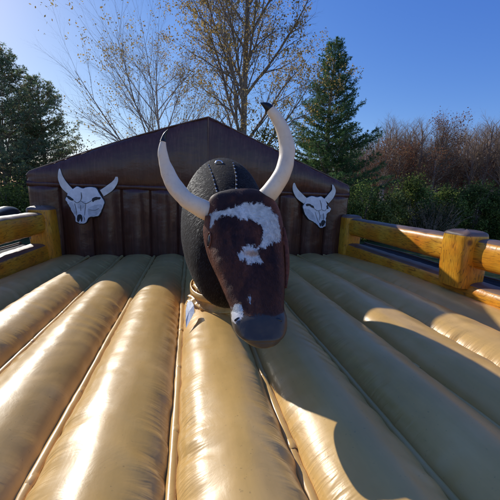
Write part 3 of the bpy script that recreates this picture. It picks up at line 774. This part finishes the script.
# horns -----------------------------------------------------------
def horn_mat():
    mt, t, b = nt('cream_horn'); v = coords(t)
    n = noise(t, v, 6, 5); n2 = noise(t, v, 38, 5, .75)
    c = ramp(t, n, [(.3, (.84, .66, .46)), (.7, (.95, .81, .61))])
    c = mixc(t, ramp(t, n2, [(.52, 0.), (.72, .32)]), c, (.55, .38, .25)); L(t, c, b.inputs['Base Color'])
    b.inputs['Roughness'].default_value = .42; b.inputs['Subsurface Weight'].default_value = .0
    p = bump(t, b, noise(t, v, 22, 4, .6, .6), .35, .004); bump(t, b, n2, .2, .001, p); return mt
HORN = horn_mat(); TIP = simple('black_horn_tip', (.016, .014, .014), .35, .3, 20, .3, .002)
def make_horn(pts, tips):
    a = np.array([[*P(x, y, D), r/FPX*D] for x, y, D, r in pts]); S = spline(a, 60)
    n = 26; k = np.arange(60); rr = S[:, 3]*(1+.025*vn(np.stack([k*.35, 0*k, 0*k+pts[0][0]], 1), 2))
    v, f = sweep(S[:, :3], rr, n); v = v+(fbm(v*10, 3, 3)*.0042)[:, None]
    h = mesh_obj('horn', v-BO, f, HORN, bull)
    a = np.array([[*P(x, y, D), r/FPX*D] for x, y, D, r in tips]); S = spline(a, 22)
    v, f = sweep(S[:, :3], S[:, 3], 18); mesh_obj('horn_tip', v-BO, f, TIP, h)
    # leather cuff where the horn enters the hide
make_horn([(224, 214, 2.16, 9.5), (208, 211, 2.08, 9.8), (190, 202, 2.02, 9.2), (175.5, 187, 2.03, 8.2), (166, 168, 2.02, 6.3), (162.5, 152, 2.0, 4.6), (162.8, 142, 1.99, 2.9)],
          [(162.9, 141.8, 1.99, 2.95), (163.6, 138.5, 1.99, 2.4), (165.2, 134, 1.985, 1.6), (168.3, 129, 1.98, .25)])
make_horn([(250, 212, 2.2, 9), (263, 200, 2.12, 9.4), (273, 188.5, 2.06, 9.0), (283, 172, 2.04, 8.3), (287.2, 152, 2.04, 8.0), (283.5, 133, 2.02, 7.0), (277, 119, 2.0, 5.8), (270, 109, 1.98, 4.6)],
          [(271.5, 111, 1.983, 4.65), (268, 107.2, 1.975, 4.1), (264.5, 104.8, 1.97, 2.6), (260.3, 102.8, 1.965, .3)])

# ------------------------------------------------------------------ trees
def segs_mesh(segs, n=5):
    """segs: list of polylines [(pts, radii)] -> joined tapered tubes (numpy)"""
    Vs = []; Fs = []; off = 0; th = np.linspace(0, 2*math.pi, n, endpoint=False); ct, st = np.cos(th), np.sin(th)
    for pts, rad in segs:
        pts = np.asarray(pts); m_ = len(pts); T = pts[-1]-pts[0]; T = T/(np.linalg.norm(T)+1e-9)
        ref = np.array([0, 0, 1.]) if abs(T[2]) < .85 else np.array([1., 0, 0]); a = np.cross(T, ref); a /= np.linalg.norm(a); b = np.cross(T, a)
        R_ = np.asarray(rad)[:, None, None]
        Vs.append((pts[:, None, :]+R_*(ct[None, :, None]*a+st[None, :, None]*b)).reshape(-1, 3))
        Fs.append(grid_faces(m_, n, True)+off); off += m_*n
    return np.concatenate(Vs), np.concatenate(Fs)
def grow(rnd, p, d, ln, r, lvl, P_, out, tips, upb):
    """recursive limbs. P_: per level dict(n children, angle, ratio)"""
    nseg = max(3, 7-lvl*1) if lvl < 3 else 3
    pts = [p.copy()]; rad = [r]; q = p.copy(); dd = d.copy(); dirs = [dd]
    for i in range(nseg):
        dd = dd+rnd.normal(size=3)*P_['wob'][lvl]+np.array([0, 0, upb[lvl]]); dd /= np.linalg.norm(dd)
        q = q+dd*ln/nseg; pts.append(q.copy()); dirs.append(dd); rad.append(r*(1-(i+1)/nseg*P_['tap'][lvl]))
    out[min(lvl, 9)].append((np.array(pts), rad))
    if lvl >= P_['max']:
        tips.append((pts[-1], dd)); tips.append((pts[-2], dd)); return
    nc = P_['n'][lvl]; nc = max(1, int(nc*rnd.uniform(.8, 1.2)))
    az0 = rnd.uniform(0, 6.28)
    for c in range(nc):
        t = P_['start'][lvl]+(1-P_['start'][lvl])*(c+rnd.uniform(.1, .9))/nc; x = t*nseg; i = min(int(x), nseg-1); f = x-i
        pp = pts[i]*(1-f)+pts[i+1]*f; dr = dirs[i+1]
        az = az0+c*2.4+rnd.normal()*.3; ang = P_['ang'][lvl]*rnd.uniform(.75, 1.25)
        ref = np.array([0, 0, 1.]) if abs(dr[2]) < .9 else np.array([1., 0, 0]); a = np.cross(dr, ref); a /= np.linalg.norm(a); b = np.cross(dr, a)
        nd = dr*math.cos(ang)+(a*math.cos(az)+b*math.sin(az))*math.sin(ang); nd /= np.linalg.norm(nd)
        rr = (rad[i]*(1-f)+rad[i+1]*f)*P_['rr'][lvl]
        grow(rnd, pp, nd, ln*P_['ratio'][lvl]*(1-P_['drop'][lvl]*t)*rnd.uniform(.75, 1.2), rr, lvl+1, P_, out, tips, upb)
def quads(pos, size, rng, normal_up=0.0):
    K = len(pos); a = rng.normal(size=(K, 3)); a /= np.linalg.norm(a, axis=1)[:, None]
    b = rng.normal(size=(K, 3)); b[:, 2] += normal_up; b = np.cross(a, b); b /= np.linalg.norm(b, axis=1)[:, None]+1e-9
    s = size*rng.uniform(.6, 1.3, K)[:, None]
    V = np.stack([pos-a*s, pos-b*s*.55, pos+a*s, pos+b*s*.55], 1).reshape(-1, 3)
    k = np.arange(K)*4; return V, np.stack([k, k+1, k+2, k+3], 1)
def leafy(tree, tips, per, spread, size, pal, rng, name='leaves', keep=1.0, clump=None, mt=None):
    tp = np.array([t[0] for t in tips]); tp = tp[rng.random(len(tp)) < keep]
    if clump is not None: tp = tp[clump(tp)]
    pos = np.repeat(tp, per, axis=0)+rng.normal(size=(len(tp)*per, 3))*spread
    V, F = quads(pos, size, rng); pal = np.array(pal); c = pal[rng.integers(0, len(pal), len(pos))]*rng.uniform(.7, 1.25, len(pos))[:, None]
    return mesh_obj(name, V, F, mt or LEAF, tree, smooth=False, colors=np.repeat(c, 4, axis=0))
def gpos(x, D, z=0.0):
    """ground point under screen column x (measured at the horizon) at distance D"""
    q = P(x, 200, D); return np.array([q[0], q[1], z])
def decid(name, label, loc, seed, H, r, spec, upb, leaf=None, group=None, bark=BARK, twig=None, n=(8, 6, 5, 4, 3), lean=(0, 0)):
    rnd = np.random.default_rng(seed); out = {i: [] for i in range(10)}; tips = []
    t = thing(name, label, 'tree', loc, 0, group)
    grow(rnd, np.zeros(3), np.array([lean[0], lean[1], 1.]), H, r, 0, spec, out, tips, upb)
    V, F = segs_mesh(out[0], 10); mesh_obj('trunk', V, F, bark, t)
    if out[1]: V, F = segs_mesh(out[1], 6); mesh_obj('limbs', V, F, bark, t)
    rest = out[2]+out[3]+out[4]
    if rest:
        A = [segs_mesh(out[k], 4 if k == 2 else 3) for k in (2, 3, 4) if out[k]]
        o = 0; VV = []; F4 = []
        for v, f in A: VV.append(v); F4.append(f+o); o += len(v)
        mesh_obj('twigs', np.concatenate(VV), np.concatenate(F4), twig or bark, t)
    if leaf: leafy(t, tips, rng=rnd, **leaf)
    return t
TAN = [(.34, .24, .10), (.28, .19, .08), (.40, .30, .13), (.22, .17, .07), (.36, .22, .07)]
big_spec = dict(max=4, n=[24, 11, 8, 5], start=[.14, .15, .15, .15], ang=[.58, .55, .6, .6], ratio=[.42, .50, .5, .5], drop=[.45, .4, .3, .2], rr=[.50, .60, .65, .65], wob=[.035, .07, .1, .13, .15], tap=[.88, .85, .85, .8, .8])
big = decid('oak_tree', 'tall half-bare tree with sparse tan leaves rising behind the wall peak', gpos(241, 17), 4, 17.0, .24, big_spec, [.02, .05, .03, .02, .0],
    dict(per=6, spread=.085, size=.055, pal=TAN, keep=.5, clump=lambda p: fbm(p*.55, 3, 2) > -.25), bark=BARK, lean=(.01, 0))
fan_spec = dict(max=4, n=[20, 13, 9, 5], start=[.12, .12, .2, .15], ang=[.72, .42, .45, .5], ratio=[.80, .5, .45, .5], drop=[.55, .35, .3, .2], rr=[.62, .55, .6, .65], wob=[.04, .05, .07, .1, .12], tap=[.9, .85, .85, .8, .8])
fan = decid('birch_tree', 'nearly bare fan-shaped tree behind the left slope of the wall', gpos(163, 15), 12, 8.0, .11, fan_spec, [.02, .035, .03, .03, .0],
    dict(per=3, spread=.07, size=.040, pal=TAN, keep=.34, clump=lambda p: (fbm(p*.7, 5, 2)+p[:, 0]*.12) > .05), bark=simple('grey_bark', (.42, .34, .27), .9, .4, 10, .5, .02, .2), lean=(-.05, 0))
# conifers ---------------------------------------------------------
def conifer(name, label, loc, seed, H, R0, greens, dens=1.0, droop=.0, gap=0.0, tuft=.17, z0=.06, tp=.72):
    rng = np.random.default_rng(seed); t = thing(name, label, 'tree', loc, 0)
    tr = [(np.array([[.04*math.sin(z*.7), .03*math.cos(z), z] for z in np.linspace(0, H, 14)]), list(np.linspace(H*.022, .015, 14)))]
    V, F = segs_mesh(tr, 9); mesh_obj('trunk', V, F, BARK, t)
    br = []; tuf = []; z = H*z0; az = 0
    while z < H*.985:
        s = z/H; L0 = R0*(1-s)**tp*(.55+.45*min(1, s*7))+.12
        for k in range(int(rng.integers(4, 7))):
            az += 2.4+rng.normal()*.35; L_ = L0*rng.uniform(.62, 1.14)
            if rng.random() < gap: continue
            el = -.12-droop*(1-s)+.75*s+rng.normal()*.08; n_ = 7; p = np.array([0, 0, z]); pts = [p]; e = el
            for i in range(n_):
                e += (.05+.05*i/n_); a_ = az+rng.normal()*.05
                p = p+np.array([math.cos(a_)*math.cos(e), math.sin(a_)*math.cos(e), math.sin(e)])*L_/n_; pts.append(p)
            pts = np.array(pts); br.append((pts, list(np.linspace(.012+.011*L_, .006, n_+1))))
            nsub = int(L_*7*dens)+4
            for q in range(nsub):
                f = (q+rng.random())/nsub; f = .18+.82*f; x = f*n_; i = min(int(x), n_-1); pp = pts[i]*(1-(x-i))+pts[i+1]*(x-i)
                side = (1 if q % 2 else -1); sl = (.30+.22*L_*(1-f*.75))*rng.uniform(.6, 1.1); a2 = az+side*(.9+rng.normal()*.2)
                d2 = np.array([math.cos(a2), math.sin(a2), .22+rng.normal()*.12]); e2 = pp+d2*sl
                br.append((np.array([pp, e2]), [.006, .003]))
                m_ = max(2, int(sl/.10))
                for g in range(m_): tuf.append((pp+d2*sl*(g+1)/m_+rng.normal(size=3)*.03, d2))
            tuf.append((pts[-1], pts[-1]-pts[-2]))
        z += H*.021*rng.uniform(.8, 1.3)+.05
    V, F = segs_mesh(br, 3); mesh_obj('branches', V, F, BARK, t)
    c = np.array([q[0] for q in tuf]); d = np.array([q[1] for q in tuf]); d /= np.linalg.norm(d, axis=1)[:, None]
    B = 9; K = len(c)*B; c2 = np.repeat(c, B, 0); d2 = np.repeat(d, B, 0)+rng.normal(size=(K, 3))*.62+np.array([0, 0, .25]); d2 /= np.linalg.norm(d2, axis=1)[:, None]
    s = np.cross(d2, rng.normal(size=(K, 3))); s /= np.linalg.norm(s, axis=1)[:, None]; ln = tuft*rng.uniform(.6, 1.2, K)[:, None]
    V = np.stack([c2-s*.008, c2+d2*ln*.5+s*.014, c2+d2*ln, c2+d2*ln*.5-s*.014], 1).reshape(-1, 3); k = np.arange(K)*4
    g = np.array(greens); cc = g[rng.integers(0, len(g), len(c))]*rng.uniform(.65, 1.3, len(c))[:, None]
    mesh_obj('needles', V, np.stack([k, k+1, k+2, k+3], 1), NEEDLE, t, smooth=False, colors=np.repeat(np.repeat(cc, B, 0), 4, 0))
    return t
GR = [(.07, .14, .06), (.095, .165, .065), (.055, .115, .055), (.14, .185, .07)]
conifer('pine_tree', 'tall dark green layered pine behind the right slope of the wall', gpos(323, 20), 3, 11.2, 4.6, GR, 1.1, .08, .05, tp=.92)
conifer('pine_tree', 'broad dusky evergreen at the far left of the photo', gpos(8, 17), 8, 8.8, 5.2, [(.15, .20, .12), (.19, .24, .13), (.24, .20, .12), (.12, .17, .10)], .75, .0, .22)
conifer('pine_tree', 'smaller drooping evergreen beside the left shoulder of the wall', gpos(48, 19), 18, 8.0, 3.7, [(.15, .21, .12), (.20, .25, .12), (.25, .21, .11)], .75, .03, .22)

# shrubs ------------------------------------------------------------
def shrub(name, label, loc, seed, w, h, pal, nl=7000, size=.05, group=None, twiggy=0, cat='shrub', z0=.0, leafmat=None):
    rng = np.random.default_rng(seed); t = thing(name, label, cat, loc, 0, group)
    st = []
    for k in range(16):
        a = rng.uniform(0, 6.28); e = rng.uniform(.1, .5); q = np.array([math.cos(a)*w*.42*e*2, math.sin(a)*w*.35*e*2, h*rng.uniform(.6, .95)])
        st.append((spline([(0, 0, 0), tuple(q*.5*np.array([.6, .6, 1])), tuple(q)], 6), list(np.linspace(.03, .006, 6))))
    for k in range(twiggy):
        a = rng.uniform(0, 6.28); b = np.array([math.cos(a)*w*.45, math.sin(a)*w*.4, h*rng.uniform(.2, .8)])*rng.uniform(.5, 1, 1); d = b*np.array([.4, .4, .0])+np.array([0, 0, h*.25])
        st.append((np.array([b, b+d*.5+rng.normal(size=3)*.05, b+d+rng.normal(size=3)*.12]), [.008, .005, .003]))
    V, F = segs_mesh(st, 4); mesh_obj('stems', V, F, BARK, t)
    nc = 75; cc = []
    while len(cc) < nc:
        p = rng.uniform(-1, 1, 3); r_ = np.linalg.norm(p)
        if r_ > 1 or r_ < .45: continue
        cc.append([p[0]*w/2, p[1]*w*.42, h*(.50+.47*p[2])])
    cc = np.array(cc); cs = rng.uniform(.13, .27, nc)*w/2.4; tone = rng.uniform(.5, 1.45, nc)
    i = rng.integers(0, nc, nl); pos = cc[i]+rng.normal(size=(nl, 3))*cs[i][:, None]*np.array([1, 1, 1.15]); pos[:, 2] = np.abs(pos[:, 2])
    V, F = quads(pos, size, rng); g = np.array(pal); c = g[rng.integers(0, len(g), nl)]*(tone[i]*rng.uniform(.8, 1.2, nl))[:, None]
    mesh_obj('foliage', V, F, leafmat or LEAF, t, smooth=False, colors=np.repeat(c, 4, 0)); return t
DK = [(.09, .13, .035), (.12, .17, .045), (.22, .24, .07)]
YG = [(.16, .19, .05), (.24, .25, .07), (.10, .12, .04), (.30, .29, .11)]
HG = 'hedge shrubs behind the right fence'
shrub('hedge_shrub', 'rounded dark shrub beside the right end of the wall, first in the hedge', gpos(364, 13), 1, 1.75, 2.55, DK, 9000, group=HG)
shrub('hedge_shrub', 'hedge shrub with pale yellow-green lit leaves on its left flank', gpos(393, 12.6), 2, 1.35, 2.2, YG, 6000, group=HG)
shrub('hedge_shrub', 'tallest green shrub of the hedge, below the bare woods', gpos(413, 13.3), 3, 1.9, 2.9, DK+[(.08, .10, .03)], 10000, group=HG)
shrub('hedge_shrub', 'twiggy grey-brown shrub in front of the hedge', gpos(436, 12), 4, 1.9, 1.9, [(.09, .085, .05), (.13, .105, .06), (.05, .06, .025)], 4200, .04, group=HG, twiggy=160)
shrub('hedge_shrub', 'dark hedge shrub right of the twiggy one', gpos(450, 13.6), 5, 1.55, 2.45, DK, 9000, group=HG)
shrub('hedge_shrub', 'dark olive hedge shrub above the front fence post', gpos(478, 13.6), 6, 1.7, 2.75, DK+[(.07, .08, .03)], 9000, group=HG)
shrub('hedge_shrub', 'dark hedge shrub at the right edge of the photo', gpos(506, 13.4), 7, 1.7, 2.5, DK, 9000, group=HG)
shrub('hedge_shrub', 'deep green hedge shrub just out past the last fence log', gpos(540, 13.2), 27, 2.6, 2.55, DK, 7000, group=HG)
shrub('garden_bush', 'yellow-green lit bush behind the left fence', gpos(8, 11), 9, 2.4, 1.75, [(.12, .14, .03), (.18, .19, .05), (.07, .09, .025)], 6500, .05)
shrub('garden_bush', 'shadowy green bush next to the left shoulder of the wall', gpos(30, 13), 10, 2.6, 2.3, [(.06, .08, .03), (.10, .12, .04), (.12, .09, .05)], 6500, .05)
shrub('garden_bush', 'golden-leaved bushy tree between the wall peak and the right horn', gpos(266, 15), 14, 3.0, 5.0, [(.16, .14, .04), (.10, .11, .035), (.24, .19, .06), (.05, .07, .025)], 9000, .06)
shrub('garden_bush', 'dull brown-leaved bush showing just above the wall left slope', gpos(84, 16), 15, 3.0, 4.0, [(.14, .09, .05), (.20, .13, .07), (.09, .09, .04)], 6500, .05)

# split rail fence at the left
gf = thing('garden_fence', 'dark wooden post and rail fence behind the left bushes', 'fence', tuple(gpos(10, 15)))
GFO = np.array(gpos(10, 15)); WOODD = simple('weathered_wood', (.09, .07, .05), .85, .3, 8, .4, .01)
A_ = gpos(-60, 14.5); B_ = gpos(60, 16)
for k in range(5):
    p = A_+(B_-A_)*k/4
    v, f = sweep([(p[0], p[1], 0), (p[0]+.01, p[1], .9), (p[0]+.02, p[1], 1.75)], [.08, .075, .07], 8); mesh_obj('post', v-GFO, f, WOODD, gf)
for z in (.6, 1.1, 1.6):
    for k in range(4):
        p = A_+(B_-A_)*k/4; q = A_+(B_-A_)*(k+1)/4
        v, f = sweep([(p[0], p[1], z), ((p[0]+q[0])/2, (p[1]+q[1])/2, z-.03), (q[0], q[1], z)], .045, 6); mesh_obj('rail', v-GFO, f, WOODD, gf)

# woodland ----------------------------------------------------------
wood_spec = dict(max=3, n=[18, 10, 7], start=[.30, .15, .15], ang=[.60, .55, .6], ratio=[.42, .5, .55], drop=[.45, .3, .2], rr=[.5, .62, .75], wob=[.03, .08, .12, .15], tap=[.85, .8, .8, .8])
protos = []
RED = [(.17, .065, .04), (.22, .09, .05), (.16, .08, .05), (.22, .12, .065)]
rw = random.Random(3)
WLAB = 'bare grey-brown tree in the woodland strip beyond the hedge'; RLAB = 'rust-leaved tree in the woodland strip beyond the hedge'
for k in range(6):
    red = k >= 4
    protos.append(decid('woodland_tree', RLAB if red else WLAB, (0, 0, 0), 40+k, 8.0 if red else 10.2, .33, wood_spec, [.01, .045, .02, .0],
        dict(per=2, spread=.35, size=.10, pal=RED, keep=.55, clump=lambda p: fbm(p*.6, 9, 2) > -.25) if red else None,
        group='rust-leaved woodland trees' if red else 'bare woodland trees', bark=BARKF, twig=TWIG))
used = set()
def place(x, D, k, s):
    loc = tuple(gpos(x, D)); rz = rw.uniform(0, 6.28)
    if k not in used:
        used.add(k); o = protos[k]; o.location = loc; o.rotation_euler = (0, 0, rz); o.scale = (s, s, s)
    else: dup(protos[k], loc, rz, s)
for i, x in enumerate(np.linspace(338, 560, 62)):
    D = rw.uniform(36, 44) if i % 2 else rw.uniform(46, 58)
    h = .92+.0010*(x-340) if D < 45 else 1.06+.0012*(x-340)
    if x < 372: h *= .88
    place(x+rw.uniform(-2, 2), D, rw.randrange(4), h*rw.uniform(.86, 1.07))
for x in (352, 362, 371, 379, 386, 394, 402, 415, 428, 436, 446, 460, 472, 480, 496, 515): place(x+rw.uniform(-2, 2), rw.uniform(34, 46), 4+rw.randrange(2), rw.uniform(.55, .9))
rp = decid('woodland_tree', 'tall woodland tree with a rust-orange top standing out above its bare neighbours', gpos(428, 40), 61, 10.6, .3, wood_spec, [.01, .045, .02, .0],
    dict(per=2, spread=.3, size=.09, pal=RED, keep=.5, clump=lambda p: p[:, 2] > 8.5), bark=BARKF, twig=TWIG)
# the wood goes on as one mass far beyond
rng = np.random.default_rng(77); K = 26000
xs = rng.uniform(300, 640, K); Ds = rng.uniform(62, 80, K); pos = np.array([gpos(a, b) for a, b in zip(xs, Ds)])
zt = 8.5+1.6*vn(np.stack([xs*.06, 0*xs, 0*xs], 1), 3)
bz = rng.uniform(0, 1, K)*zt; hh = rng.uniform(.8, 2.4, K); dx = rng.normal(size=K)*.25; w = rng.uniform(.02, .05, K)
p0 = pos+np.stack([0*bz, 0*bz, bz], 1); p1 = p0+np.stack([dx, dx*.5, hh], 1); sdv = np.array(_r)
V = np.stack([p0-np.outer(w, sdv), p0+np.outer(w, sdv), p1+np.outer(w*.4, sdv), p1-np.outer(w*.4, sdv)], 1).reshape(-1, 3); k4 = np.arange(K)*4
tag(mesh_obj('far_wood', V, np.stack([k4, k4+1, k4+2, k4+3], 1), TWIG, smooth=False), 'hazy brown mass of distant bare woodland behind the nearer trees', 'woodland', kind='stuff')
